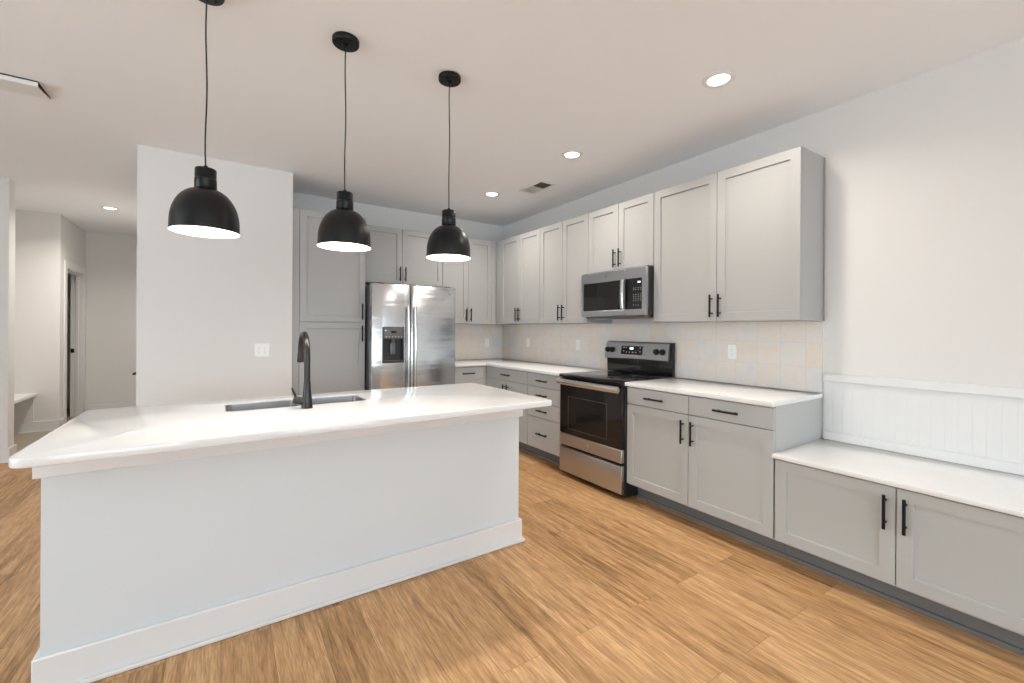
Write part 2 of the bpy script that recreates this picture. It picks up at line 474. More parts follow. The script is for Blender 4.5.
# hall door: casing, jamb, stop and strike plate
mb = MB()
mb.box(-4.929, -4.912, 2.80, 2.892, 0.001, 2.165, .003); mb.box(-4.929, -4.912, 3.708, 3.80, 0.001, 2.165, .003); mb.box(-4.929, -4.912, 2.892, 3.708, 2.073, 2.165, .003)
fr = struct('door_1', mb, M['trim_paint'])
mb = MB(); mb.box(-5.052, -4.928, 2.893, 2.906, 0, 2.06); mb.box(-5.052, -4.928, 3.694, 3.706, 0, 2.06); mb.box(-5.052, -4.928, 2.893, 3.706, 2.06, 2.074)
mb.box(-5.0, -4.965, 3.680, 3.694, 0, 2.06, .002); mb.box(-5.0, -4.965, 2.906, 2.918, 0, 2.06, .002); mb.box(-5.0, -4.965, 2.918, 3.680, 2.048, 2.06, .002)
mb.build('door_jamb', M['trim_paint'], fr)
mb = MB(); mb.box(-5.049, -5.012, 3.690, 3.6945, .93, .99, .001); mb.box(-5.04, -5.022, 3.688, 3.691, .945, .975, .001)
mb.build('strike_plate', M['black'], fr, 'black metal strike plate')
# door leaf folded back into the dark room
mb = MB(); mb.box(-5.82, -5.06, 2.85, 2.885, .01, 2.05, .003)
mb.build('door_leaf', M['trim_paint'], fr)
# side door of the partition, only its lever peeks past the corner
mb = MB(); mb.box(-3.776, -3.771, -.52, -.46, .14, 2.1, .001); mb.box(-3.776, -3.771, .30, .36, .14, 2.1, .001); mb.box(-3.776, -3.771, -.52, .36, 2.1, 2.16, .001)
fr2 = struct('door_2', mb, M['trim_paint'])
MB().box(-3.774, -3.771, -.455, .295, .14, 2.095).build('door_leaf', M['trim_paint'], fr2)
mb = MB(); mb.tube([(-3.774, -.38, .925), (-3.784, -.38, .925)], .026, 20); mb.tube([(-3.784, -.38, .925), (-3.816, -.38, .925)], .009, 12); mb.box(-3.822, -3.812, -.40, -.29, .916, .932, .003)
mb.build('door_lever', M['black'], fr2, 'black lever handle')

# ------------------------------------------------------------------ tile and wainscot
def tile_sheet(name, mb, matn, label):
    o = mb.build(name, M[matn]); tag(o, label, 'backsplash'); return o
mb = MB(); mb.box(-.009, -.0005, -3.832, -.0095, .911, 1.3705)
tile_sheet('tile_backsplash', mb, 'tile_range', 'long strip of pale beige square tiles on the wall behind the range')
mb = MB(); mb.box(-1.09, -.0005, -.009, -.0005, .911, 1.3705)
tile_sheet('tile_backsplash', mb, 'tile_back', 'short strip of pale square tiles on back wall beside the refrigerator')
t = thing('wainscot', 'white beadboard wainscot panel on the wall above the white bench top', 'wainscot', (0, -4.4, .622))
mb = MB()
yA, yB_ = -3.842, -4.93
mb.box(-.006, -.0005, yB_, yA, .6212, 1.0)
y = yA
while y - .0508 > yB_:
    mb.box(-.0069, -.005, y - .0504, y - .0004, .64, 1.0, .0004); y -= .0508
mb.build('beadboard', M['trim_paint'], t)
MB().box(-.022, -.0005, yB_, yA, .990, 1.038, .003).build('cap_rail', M['trim_paint'], t)
MB().box(-.018, -.0005, yB_, yA, .6212, .675, .003).build('bottom_rail', M['trim_paint'], t)

# ------------------------------------------------------------------ cabinets
def upper(label, fr, base, u0, u1, z0, z1, doors, filler=None, hz='low', side=None, group='grey upper wall cabinets', dark_under=False, cat='cabinet'):
    """wall cabinet: carcass, shaker doors with pulls. base = plane of door faces"""
    dep = abs(base) - .02
    c = P(fr, base, (u0 + u1) / 2, z0, -dep / 2)
    t = thing('wall_cabinet', label, cat, c, group)
    m = MB(); fbox(m, fr, base, min(u0, u1) + .001, max(u0, u1) - .001, z0, z1, -dep - .02 + .001, -.0205, .001)
    m.build('carcass', M['cabinet_paint'], t)
    for (a, b, side_) in doors:
        d = shaker(fr, base, a, b, z0 + .002, z1 - .004, t=.02)
        # shaker is drawn outwards from the given plane: shift back by its thickness
        d.v = [(v[0] + (.02 if fr == 'R' else 0), v[1] + (.02 if fr == 'B' else 0), v[2]) for v in d.v]
        dd = d.build('door', M['cabinet_paint'], t)
        lo, hi = min(a, b), max(a, b)
        u = lo + .031 if side_ == 'lo' else hi - .031
        zc = (z0 + .108) if hz == 'low' else hz
        if side_: pull(fr, base, u, zc, True, dd)
    if filler:
        m = MB(); fbox(m, fr, base, filler[0] + .001, filler[1] - .001, z0, z1, -.02, -.001, .001)
        m.build('filler_strip', M['cabinet_paint'], t)
    return t
ZU0, ZU1 = 1.372, 2.418
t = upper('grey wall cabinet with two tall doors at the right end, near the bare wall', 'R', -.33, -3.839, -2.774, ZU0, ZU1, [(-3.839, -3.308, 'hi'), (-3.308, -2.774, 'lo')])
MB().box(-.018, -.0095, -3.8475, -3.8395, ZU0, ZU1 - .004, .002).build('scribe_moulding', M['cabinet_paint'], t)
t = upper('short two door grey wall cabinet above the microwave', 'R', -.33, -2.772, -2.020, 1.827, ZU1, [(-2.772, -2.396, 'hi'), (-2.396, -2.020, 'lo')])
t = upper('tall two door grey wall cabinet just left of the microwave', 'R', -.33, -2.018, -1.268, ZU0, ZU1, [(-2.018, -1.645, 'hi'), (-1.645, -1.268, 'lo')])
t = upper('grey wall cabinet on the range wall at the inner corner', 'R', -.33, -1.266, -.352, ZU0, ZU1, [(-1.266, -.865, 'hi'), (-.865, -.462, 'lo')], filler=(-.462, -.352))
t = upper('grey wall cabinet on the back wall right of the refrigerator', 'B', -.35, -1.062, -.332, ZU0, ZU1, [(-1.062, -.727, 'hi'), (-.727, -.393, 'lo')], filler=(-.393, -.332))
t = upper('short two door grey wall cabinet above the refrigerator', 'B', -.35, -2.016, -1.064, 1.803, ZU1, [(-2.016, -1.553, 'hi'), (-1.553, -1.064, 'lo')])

# pantry
t = thing('pantry_cabinet', 'full height grey pantry cabinet between the partition wall and the refrigerator', 'cabinet', (-2.33, -.3, 0))
MB().box(-2.678, -2.020, -.58, -.001, .10, ZU1, .001).build('carcass', M['cabinet_paint'], t)
MB().box(-2.678, -2.020, -.53, -.51, .001, .10, .001).build('toe_kick', M['kick_paint'], t)
MB().box(-2.678, -2.624, -.598, -.5805, .10, ZU1, .001).build('filler_strip', M['cabinet_paint'], t)
for z0, z1, hz in ((1.368, ZU1 - .004, 1.368 + .105), (.11, 1.362, 1.362 - .105)):
    d = shaker('B', -.58, -2.622, -2.020, z0, z1)
    dd = d.build('door', M['cabinet_paint'], t)
    pull('B', -.60, -2.054, hz, True, dd)

def base_cab(label, fr, fb, u0, u1, fronts, ztop=.8785, ends=None, name='base_cabinet', filler=None):
    """fb plane of the door faces; fronts: (kind, u0, u1, z0, z1, pull)"""
    t = thing(name, label, 'cabinet', P(fr, fb, (u0 + u1) / 2, 0, -.3), 'grey base cabinets')
    m = MB(); fbox(m, fr, fb, u0 + .001, u1 - .001, .125, ztop, -abs(fb) + .001, -.0205, .001)
    fbox(m, fr, fb, u0 + .001, u1 - .001, .001, .126, -abs(fb) + .001, -.145)
    m.build('carcass', M['cabinet_paint_low'], t)
    m = MB(); fbox(m, fr, fb, u0, u1, .001, .124, -.144, -.132)
    fbox(m, fr, fb, u0, u1, .001, .022, -.132, -.118)
    m.build('toe_kick', M['kick_paint'], t, 'dark grey toe kick')
    for (kind, a, b, z0, z1, pl) in fronts:
        d = (shaker if kind == 'door' else flatfront)(fr, fb, a, b, z0, z1)
        d.v = [(v[0] + (.02 if fr == 'R' else 0), v[1] + (.02 if fr == 'B' else 0), v[2]) for v in d.v]
        dd = d.build(kind, M['cabinet_paint_low'], t)
        if kind == 'drawer': pull(fr, fb, (a + b) / 2, (z0 + z1) / 2, False, dd)
        elif pl == 'hi': pull(fr, fb, max(a, b) - .036, z1 - .115, True, dd)
        elif pl == 'lo': pull(fr, fb, min(a, b) + .036, z1 - .115, True, dd)
    if filler:
        m = MB(); fbox(m, fr, fb, filler[0] + .001, filler[1] - .001, .14, ztop - .008, -.02, -.001, .001)
        m.build('filler_strip', M['cabinet_paint_low'], t)
    return t
FB = -.625
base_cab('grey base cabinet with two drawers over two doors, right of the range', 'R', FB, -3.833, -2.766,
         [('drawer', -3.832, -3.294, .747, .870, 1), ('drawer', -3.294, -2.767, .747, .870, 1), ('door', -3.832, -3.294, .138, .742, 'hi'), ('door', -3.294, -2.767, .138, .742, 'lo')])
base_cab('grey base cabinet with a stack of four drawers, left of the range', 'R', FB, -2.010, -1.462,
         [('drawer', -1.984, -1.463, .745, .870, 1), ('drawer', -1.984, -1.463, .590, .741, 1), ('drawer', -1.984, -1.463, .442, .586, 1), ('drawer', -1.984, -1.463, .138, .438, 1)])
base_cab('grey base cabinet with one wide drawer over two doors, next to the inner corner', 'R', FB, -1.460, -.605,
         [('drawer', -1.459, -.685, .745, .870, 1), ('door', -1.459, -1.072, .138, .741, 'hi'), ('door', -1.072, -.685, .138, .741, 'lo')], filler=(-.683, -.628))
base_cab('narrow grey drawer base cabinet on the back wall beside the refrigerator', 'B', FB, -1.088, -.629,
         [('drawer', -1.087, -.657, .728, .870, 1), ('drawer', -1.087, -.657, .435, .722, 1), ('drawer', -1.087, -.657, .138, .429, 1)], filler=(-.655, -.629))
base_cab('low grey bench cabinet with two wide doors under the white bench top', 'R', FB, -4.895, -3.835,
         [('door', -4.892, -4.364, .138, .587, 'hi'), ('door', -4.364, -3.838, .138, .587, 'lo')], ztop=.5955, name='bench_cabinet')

# ------------------------------------------------------------------ worktops
CT = .909
def top(name, mb, label):
    return tag(mb.build(name, M['quartz']), label, 'countertop')
top('countertop', slab([(-.648, -3.838), (-.0095, -3.838), (-.0095, -2.7655), (-.648, -2.7655)], .8795, CT, .003, [.006, 0, 0, 0]), 'white quartz countertop on the base cabinet right of the range')
top('countertop', slab([(-.648, -2.015), (-.0095, -2.015), (-.0095, -.0095), (-1.090, -.0095), (-1.090, -.648), (-.648, -.648)], .8795, CT, .003), 'L-shaped white quartz countertop running into the corner left of the range')
top('bench_worktop', slab([(-.648, -4.90), (-.0005, -4.90), (-.0005, -3.8345), (-.648, -3.8345)], .5965, .621, .003), 'long white bench top below the beadboard at the right edge')
isl = top('island_countertop', slab([(-3.744, -3.152), (-1.655, -3.152), (-1.655, -2.196), (-3.744, -2.196)], .8795, CT, .004, [.06, .035, .02, .02]), 'large white quartz island countertop with rounded corners and a sink cutout')
SX0, SX1, SY0, SY1 = -3.195, -2.535, -2.600, -2.345
def rrect(x0, x1, y0, y1): return [(x0, y0), (x1, y0), (x1, y1), (x0, y1)]
boolean(isl, slab(rrect(SX0, SX1, SY0, SY1), .85, .95, 0, [.03] * 4))

# ------------------------------------------------------------------ island
t = thing('kitchen_island', 'large white panelled kitchen island under the three pendants', 'kitchen island', (-2.71, -2.53, 0))
IX0, IX1, IY0, IY1 = -3.738, -1.681, -2.84, -2.235
mb = MB(); mb.box(IX0, IX1, IY0, IY0 + .10, .001, .8785); mb.box(IX0, IX0 + .02, IY0 + .1, IY1, .001, .8785); mb.box(IX1 - .02, IX1, IY0 + .1, IY1, .001, .8785)
mb.build('panel', M['island_paint'], t)
mb = MB(); mb.box(IX0 + .02, IX1 - .02, IY1 - .04, IY1 - .02, .10, .8785); mb.box(IX0 + .02, IX1 - .02, IY0 + .1, IY1 - .04, .10, .12); mb.box(IX0 + .02, IX1 - .02, IY1 - .10, IY1 - .08, .001, .10)
mb.build('carcass', M['island_paint'], t)
def wrap(z0, z1, o, c, inner=0.0):
    m = MB()
    m.box(IX0 - o, IX1 + o, IY0 - o, IY0 - inner, z0, z1, c); m.box(IX0 - o, IX0 - inner, IY0 - inner, IY1, z0, z1, c); m.box(IX1 + inner, IX1 + o, IY0 - inner, IY1, z0, z1, c); return m
wrap(.772, .8785, .018, .002, .0003).build('apron_trim', M['trim_paint'], t)
wrap(.001, .137, .018, .004, .0003).build('base_trim', M['trim_paint'], t)
m = MB(); wr = wrap(.001, .020, .032, .007, .0185); wr.build('shoe_moulding', M['trim_paint'], t)
n = 4; wdt = (IX1 - IX0 - .04) / n
for i in range(n):
    a = IX0 + .02 + i * wdt
    d = shaker('K', IY1 - .02, a, a + wdt, .11, .87)
    dd = d.build('door', M['island_paint'], t)
    pull('K', IY1, a + (.036 if i % 2 else wdt - .036), .755, True, dd)

# sink: two steel bowls under the cutout
t = thing('sink', 'undermount stainless steel double bowl sink set in the island countertop', 'sink', ((SX0 + SX1) / 2, (SY0 + SY1) / 2, .68))
def bowl(x0, x1, y0, y1, z0, z1):
    m = MB(); th = .003
    def ring(i, z, r=.03):
        pts = []
        for (cx, cy, a0) in ((x1 - r - i, y1 - r - i, 0), (x0 + r + i, y1 - r - i, PI / 2), (x0 + r + i, y0 + r + i, PI), (x1 - r - i, y0 + r + i, 3 * PI / 2)):
            for k in range(7):
                a = a0 + PI / 2 * k / 6; pts.append((cx + r * math.cos(a), cy + r * math.sin(a), z))
        return pts
    rs = [ring(-.0045, z1), ring(0, z1), ring(.002, z0 + .03), ring(.008, z0 + .01), ring(.025, z0), ring(.03, z0 - .003), ring(.004, z0 + .0), ring(-.003, z0 + .03), ring(-.003, z1 - .003), ring(-.0045, z1 - .002)]
    n = len(rs[0]); vs = sum(rs, []); fs = []
    for q in range(len(rs)):
        q2 = (q + 1) % len(rs)
        if q == 4: continue
        for k in range(n): fs.append((q * n + k, q * n + (k + 1) % n, q2 * n + (k + 1) % n, q2 * n + k))
    fs.append(tuple(4 * n + k for k in range(n))); fs.append(tuple(5 * n + k for k in range(n))[::-1])
    m.add(vs, fs, True); return m
xm = (SX0 + SX1) / 2
for (a, b) in ((SX0 + .005, xm - .016), (xm + .016, SX1 - .005)):
    bw_ = bowl(a, b, SY0 + .005, SY1 - .005, .70, .904).build('bowl', M['steel_sink'], t)
    MB().lathe([(.0, .7025), (.020, .7025), (.034, .706), (.040, .7035), (.040, .702)], (a + b) / 2, (SY0 + SY1) / 2, 28).build('drain', M['steel_bright'], bw_)
MB().box(xm - .0155, xm + .0155, SY0 + .006, SY1 - .006, .882, .900, .003).build('divider', M['steel_sink'], t)

# faucet
t = thing('kitchen_faucet', 'dark gunmetal pull-down faucet with a side lever behind the sink on the island', 'faucet', (-2.856, -2.69, CT + .0005))
fx, fy = -2.856, -2.690
MB().lathe([(.0, CT + .001), (.0265, CT + .001), (.0265, CT + .004), (.0255, CT + .006), (.0225, CT + .05), (.0180, CT + .09), (.0155, CT + .128), (.0145, CT + .130)], fx, fy, 32).build('body', M['gunmetal'], t)
R_ = .111
pts = [(fx, fy, CT + .131), (fx, fy, 1.10), (fx, fy, 1.165)]
for k_ in range(1, 19):
    a = PI - PI * k_ / 18 * .97
    pts.append((fx, fy + R_ + R_ * math.cos(a), 1.165 + R_ * math.sin(a)))
MB().tube(pts, .0142, 20).build('neck', M['gunmetal'], t)
e0 = Vector(pts[-1]); dv_ = (e0 - Vector(pts[-2])).normalized()
hd = MB(); hd.tube([e0 + dv_ * .0, e0 + dv_ * .003, e0 + dv_ * .02, e0 + dv_ * .048, e0 + dv_ * .052], [.0142, .0155, .0162, .0172, .0155], 22)
hd.build('spray_head', M['gunmetal'], t)
hb = MB(); hb.tube([(fx - .012, fy, .944), (fx - .055, fy, .955)], .0185, 22); hb.tube([(fx - .055, fy, .955), (fx - .062, fy, .957)], [.0185, .014], 22)
hv = hb.build('valve_hub', M['gunmetal'], t)
MB().tube([(fx - .050, fy, .966), (fx - .056, fy - .002, .985), (fx - .068, fy - .006, 1.014)], [.0055, .005, .0042], 14).build('lever', M['gunmetal'], hv)

# ------------------------------------------------------------------ refrigerator
FX0, FX1 = -2.006, -1.102
FYF = -.78
t = thing('refrigerator', 'stainless steel side-by-side refrigerator with ice and water dispenser', 'refrigerator', ((FX0 + FX1) / 2, -.4, 0))
MB().box(FX0 + .004, FX1 - .004, -.700, -.03, .02, 1.745, .004).build('cabinet_body', M['grey_plastic'], t, 'dark grey cabinet sides')
mb = MB(); mb.box(FX0 + .02, FX1 - .02, -.70, -.66, .002, .06, .003); mb.build('kick_grille', M['black_plastic'], t)
for x in (FX0 + .06, FX1 - .12):
    MB().box(x, x + .07, -.76, -.66, 1.7455, 1.762, .004).build('hinge_cover', M['black_plastic'], t)
XG = -1.610
def fdoor(x0, x1):
    # slightly convex front, rounded vertical edges
    prof = []
    yb = -.706; yf = FYF; r = .018; n = 14; bulge = .008
    prof.append((x0, yb))
    for k_ in range(7):
        a = PI + PI / 2 * k_ / 6
        prof.append((x0 + r + r * math.cos(a), yf + r + r * math.sin(a)))
    for k_ in range(1, n):
        s = k_ / n; x = x0 + r + (x1 - x0 - 2 * r) * s
        prof.append((x, yf - bulge * math.sin(PI * s)))
    for k_ in range(7):
        a = 3 * PI / 2 + PI / 2 * k_ / 6
        prof.append((x1 - r + r * math.cos(a), yf + r + r * math.sin(a)))
    prof.append((x1, yb))
    return slab(prof, .065, 1.752, .004)
dl = fdoor(FX0, XG - .003).build('freezer_door', M['steel_fridge'], t)
DX0, DX1 = -1.903, -1.686
boolean(dl, MB().box(DX0 + .004, DX1 - .004, -.84, -.735, .972, 1.318))
dr = fdoor(XG + .003, FX1).build('fridge_door', M['steel_fridge'], t)
# dispenser
mb = MB(); yy = -.796
mb.box(DX0, DX1, yy, -.7355, 1.312, 1.324, .003); mb.box(DX0, DX1, yy, -.7355, .966, .980, .003); mb.box(DX0, DX0 + .012, yy, -.7355, .98, 1.312, .003); mb.box(DX1 - .012, DX1, yy, -.7355, .98, 1.312, .003)
mb.box(DX0 + .012, DX1 - .012, -.742, -.7355, .98, 1.312)
ds = mb.build('dispenser_housing', M['black_plastic'], dl, 'black recessed dispenser housing')
mb = MB(); mb.box(DX0 + .008, DX1 - .008, -.803, -.743, 1.205, 1.318, .006); mb.build('control_panel', M['grey_plastic'], dl)
mb = MB(); mb.box(-1.822, -1.768, -.8045, -.802, 1.262, 1.285, .001); mb.build('display_window', M['black_gloss'], dl)
for i in range(6):
    x = -1.875 + i * .031
    MB().box(x, x + .010, -.8045, -.802, 1.222, 1.228, .0005).build('control_icon', M['plate_white'], dl)
MB().box(-1.882, -1.870, -.8045, -.802, 1.283, 1.293, .0005).build('control_icon', M['plate_white'], dl)
mb = MB(); mb.tube([(-1.795, -.775, 1.205), (-1.795, -.775, 1.165)], [.018, .012], 16); mb.box(-1.822, -1.768, -.772, -.758, 1.05, 1.165, .005); mb.build('dispenser_paddle', M['grey_plastic'], dl)
mb = MB(); mb.box(DX0 + .014, DX1 - .014, -.793, -.745, .981, .990, .002)
for i in range(9): mb.box(DX0 + .03 + i * .019, DX0 + .036 + i * .019, -.790, -.750, .990, .9925, .0005)
mb.build('drip_tray', M['grey_plastic'], dl)
for x, par in ((XG - .036, dl), (XG + .036, dr)):
    m = MB(); n = 22; z0, z1 = .52, 1.540; P_ = []
    for i in range(n + 1):
        s = i / n; z = z0 + (z1 - z0) * s
        P_.append((x, FYF - .038 - .016 * math.sin(PI * s), z))
    # flattened bar section
    vs = []; fs = []; q = 16
    for p in P_:
        for k_ in range(q):
            a = 2 * PI * k_ / q; vs.append((p[0] + .0125 * math.cos(a), p[1] + .009 * math.sin(a), p[2]))
    for i in range(n):
        for k_ in range(q): fs.append((i * q + k_, i * q + (k_ + 1) % q, (i + 1) * q + (k_ + 1) % q, (i + 1) * q + k_))
    fs.append(tuple(range(q))[::-1]); fs.append(tuple(n * q + k_ for k_ in range(q)))
    m.add(vs, fs, True)
    for z in (z0 + .02, z1 - .02): m.box(x - .009, x + .009, FYF - .040, FYF + .002, z - .016, z + .016, .004)
    m.build('handle', M['steel_bright'], par, 'polished curved bar handle')
def badge(fr, base, u, z, r, parent, dark=False):
    """round monogram badge: disc, rim and two small looping strokes"""
    m = MB()
    def disc(rr, d0, d1):
        m.tube([P(fr, base, u, z, d0), P(fr, base, u, z, d1)], rr, 28)
    disc(r, 0, .002)
    b = m.build('badge', M['grey_plastic'] if dark else M['steel_bright'], parent)
    m = MB()
    pts = [P(fr, base, u + r * .9 * math.cos(a), z + r * .9 * math.sin(a), .0022) for a in [2 * PI * i / 28 for i in range(29)]]
    m.tube(pts, r * .05, 6)
    g = [(.05, .35), (-.25, .48), (-.5, .2), (-.48, -.2), (-.2, -.42), (.02, -.2), (.0, .05), (-.2, .02)]
    m.tube([P(fr, base, u + a * r, z + b_ * r, .0022) for a, b_ in g], r * .06, 6)
    g = [(.55, .35), (.3, .45), (.15, .22), (.35, .05), (.15, -.12), (.2, -.4), (.5, -.38), (.62, -.2)]
    m.tube([P(fr, base, u + a * r, z + b_ * r, .0022) for a, b_ in g], r * .06, 6)
    m.build('monogram', M['plate_white'] if dark else M['grey_plastic'], b)
badge('B', FYF - .0055, -1.172, 1.690, .016, dr, dark=True)

# ------------------------------------------------------------------ range
t = thing('range', 'freestanding stainless steel electric range with black glass cooktop', 'range', (-.35, -2.372, 0))
RY0, RY1 = -2.7625, -2.018
mb = MB(); mb.box(-.636, -.03, RY0, RY1, .018, .885, .003)
for y in (RY0 + .05, RY1 - .05):
    for x in (-.58, -.08): mb.tube([(x, y, .001), (x, y, .02)], .018, 12)
mb.build('oven_body', M['black_plastic'], t, 'black side panels')
mb = MB(); mb.box(-.674, -.03, RY0 - .001, RY1 + .001, .8855, .912, .005)
ck = mb.build('cooktop', M['black_gloss'], t, 'black glass cooktop')
for (x, y, r) in ((-.47, -2.57, .11), (-.47, -2.17, .085), (-.21, -2.57, .08), (-.21, -2.17, .11)):
    mb = MB()
    for rr in (r,):
        n = 44; vs = []; fs = []
        for k_ in range(n):
            a = 2 * PI * k_ / n
            vs += [(x + rr * math.cos(a), y + rr * math.sin(a), .9124), (x + (rr - .004) * math.cos(a), y + (rr - .004) * math.sin(a), .9124)]
        for k_ in range(n):
            a0, a1 = 2 * k_, 2 * ((k_ + 1) % n); fs.append((a0, a1, a1 + 1, a0 + 1))
        mb.add(vs, fs)
    mb.build('burner_ring', M['grey_plastic'], ck)
# door
mb = MB(); mb.box(-.668, -.637, RY0 + .006, RY1 - .006, .385, .878, .004)
dr_ = mb.build('oven_door', M['black_gloss'], t, 'black glass oven door')
mb = MB(); mb.box(-.671, -.637, RY0 + .006, RY1 - .006, .283, .3845, .004); mb.build('door_trim', M['steel_range'], dr_, 'stainless lower band of the door')
mb = MB()
WY0, WY1, WZ0, WZ1 = -2.60, -2.135, .435, .72
for (a, b, c_, d_) in ((WY0, WY1, WZ1 - .003, WZ1), (WY0, WY1, WZ0, WZ0 + .003), (WY0, WY0 + .003, WZ0, WZ1), (WY1 - .003, WY1, WZ0, WZ1)):
    mb.box(-.6692, -.6675, a, b, c_, d_)
mb.build('window_frame', M['grey_plastic'], dr_)
mat('oven_glass', (.012, .012, .012), .03, spec=.4)
MB().box(-.6686, -.6675, WY0 + .003, WY1 - .003, WZ0 + .003, WZ1 - .003).build('window_glass', M['oven_glass'], dr_)
mb = MB()
n = 20; vs = []; q = 14; fs = []
for i in range(n + 1):
    s = i / n; y = RY0 + .012 + (RY1 - RY0 - .024) * s; x = -.705 - .006 * math.sin(PI * s)
    for k_ in range(q):
        a = 2 * PI * k_ / q; vs.append((x + .010 * math.cos(a), y, .848 + .026 * math.sin(a)))
for i in range(n):
    for k_ in range(q): fs.append((i * q + k_, i * q + (k_ + 1) % q, (i + 1) * q + (k_ + 1) % q, (i + 1) * q + k_))
fs.append(tuple(range(q))); fs.append(tuple(n * q + k_ for k_ in range(q))[::-1])
mb.add(vs, fs, True)
for y in (RY0 + .035, RY1 - .035): mb.box(-.704, -.667, y - .014, y + .014, .832, .860, .004)
mb.build('oven_handle', M['steel_bright'], dr_, 'wide stainless bar handle')
badge('R', -.671, (RY0 + RY1) / 2, .334, .016, dr_)
mb = MB(); mb.box(-.671, -.637, RY0 + .006, RY1 - .006, .045, .262, .005); mb.build('storage_drawer', M['steel_range'], t)
# backguard: black back with slanted stainless control fascia
mb = MB()
prof = [(-.040, .9125), (-.062, .9125), (-.066, 1.035), (-.060, 1.19), (-.045, 1.200), (-.030, 1.200), (-.030, .9125)]
def yprism(prof, y0, y1):
    m = MB(); n = len(prof)
    vs = [(x, y0, z) for x, z in prof] + [(x, y1, z) for x, z in prof]
    fs = [tuple(range(n)), tuple(range(n, 2 * n))[::-1]] + [(i, (i + 1) % n, n + (i + 1) % n, n + i) for i in range(n)]
    return m.add(vs, fs)
bg = yprism(prof, RY0 + .002, RY1 - .002).build('backguard', M['black_gloss'], t)
fas = [(-.0665, 1.040), (-.098, 1.040), (-.104, 1.048), (-.080, 1.186), (-.070, 1.192), (-.0615, 1.190)]
fa = yprism(fas, RY0 + .022, RY1 - .004).build('control_fascia', M['steel_range'], bg, 'stainless control fascia')
# fascia frame: point on slanted face at height z
def fasx(z, d=0):
    s = (z - 1.048) / (1.186 - 1.048); x = -.104 + s * .024
    nx, nz = -.985, .171
    return (x + nx * d, z + nz * d)
def fas_box(y0, y1, z0, z1, d0, d1, name, m, parent):
    mb = MB(); pts = []
    for z in (z0, z1):
        for d in (d0, d1):
            x, zz = fasx(z, d)
            for y in (y0, y1): pts.append((x, y, zz))
    mb.add(pts, [(0, 1, 3, 2), (4, 6, 7, 5), (0, 4, 5, 1), (2, 3, 7, 6), (0, 2, 6, 4), (1, 5, 7, 3)])
    return mb.build(name, m, parent) if name else pts
dp = fas_box(-2.470, -2.225, 1.082, 1.160, -.002, .003, 'display_panel', M['black_gloss'], fa)
fas_box(-2.368, -2.326, 1.128, 1.147, .003, .0036, 'clock_display', M['display'], fa)
for (y, z) in [(-2.25, 1.143), (-2.278, 1.143), (-2.25, 1.108), (-2.285, 1.100), (-2.32, 1.100), (-2.36, 1.100), (-2.395, 1.100), (-2.44, 1.143), (-2.44, 1.108)]:
    x0, zz0 = fasx(z, .0031); x1, zz1 = fasx(z + .006, .0031)
    MB().add([(x0, y, zz0), (x0, y - .012, zz0), (x1, y - .012, zz1), (x1, y, zz1)], [(0, 1, 2, 3)]).build('touch_key', M['plate_white'], fa)
for y in (-2.058, -2.114, -2.622, -2.686):
    c0 = fasx(1.118, 0); c1 = fasx(1.118, .006); c2 = fasx(1.118, .026); c3 = fasx(1.118, .028)
    mb = MB(); mb.tube([(c0[0], y, c0[1]), (c1[0], y, c1[1])], .0265, 28); mb.tube([(c1[0], y, c1[1]), (c2[0], y, c2[1]), (c3[0], y, c3[1])], [.0215, .019, .016], 28)
    a = fasx(1.100, .029); b = fasx(1.136, .029); mb.tube([(a[0], y, a[1]), (b[0], y, b[1])], .0045, 8)
    kb = mb.build('knob', M['black_satin'], fa, 'black control knob')

# ------------------------------------------------------------------ microwave
t = thing('microwave', 'stainless over-the-range microwave hanging below the short wall cabinet', 'microwave', (-.2, -2.396, 1.425))
MY0, MY1 = -2.770, -2.022
MB().box(-.388, -.0015, MY0 + .001, MY1 - .001, 1.432, 1.826, .002).build('housing', M['black_plastic'], t, 'dark grey housing')
MB().box(-.38, -.06, MY0 + .03, MY1 - .03, 1.408, 1.4315, .006).build('underside_vent', M['grey_plastic'], t)
for y in (-2.66, -2.2):
    MB().box(-.33, -.13, y - .09, y + .09, 1.4045, 1.4078, .001).build('grease_filter', M['steel_range'], t)
FXM = -.416
def msl(y0, y1, z0, z1, x0=-.4005, x1=FXM, c=.003): return MB().box(x1, x0, y0, y1, z0, z1, c)
# door frame of four bands around the dark glass
mb = MB(); a, b = -2.555, MY1
mb.box(FXM, -.3885, a, b, 1.728, 1.818, .003); mb.box(FXM, -.3885, a, b, 1.428, 1.478, .003); mb.box(FXM, -.3885, b - .032, b, 1.480, 1.730); mb.box(FXM, -.3885, a, a + .030, 1.480, 1.730)
mdoor = mb.build('microwave_door', M['steel_range'], t)
MB().box(FXM + .003, -.3885, a + .030, b - .032, 1.480, 1.730).build('door_glass', M['oven_glass'], mdoor, 'dark glass window')
mb = MB(); a2, b2 = MY0, -2.558
mb.box(FXM, -.3885, a2, b2, 1.728, 1.818, .003); mb.box(FXM, -.3885, a2, b2, 1.428, 1.478, .003); mb.box(FXM, -.3885, a2, a2 + .040, 1.480, 1.730)
mb.build('control_frame', M['steel_range'], t)
cp = MB().box(FXM - .001, -.3885, a2 + .040, b2, 1.480, 1.730, .001).build('control_panel', M['black_gloss'], t, 'black glass keypad panel')
MB().box(FXM - .0018, FXM - .001, -2.716, -2.688, 1.690, 1.703).build('clock_display', M['display'], cp)
mb = MB()
for r_, zz in enumerate((1.648, 1.634, 1.595, 1.579, 1.563, 1.547, 1.508)):
    for c_ in range(4 if r_ not in (6,) else 3):
        y = -2.642 - c_ * .024
        MB().box(FXM - .0016, FXM - .001, y - .010 + .002 * (c_ % 2), y, zz, zz + .004).build('keypad_key', M['slot_light'], cp)
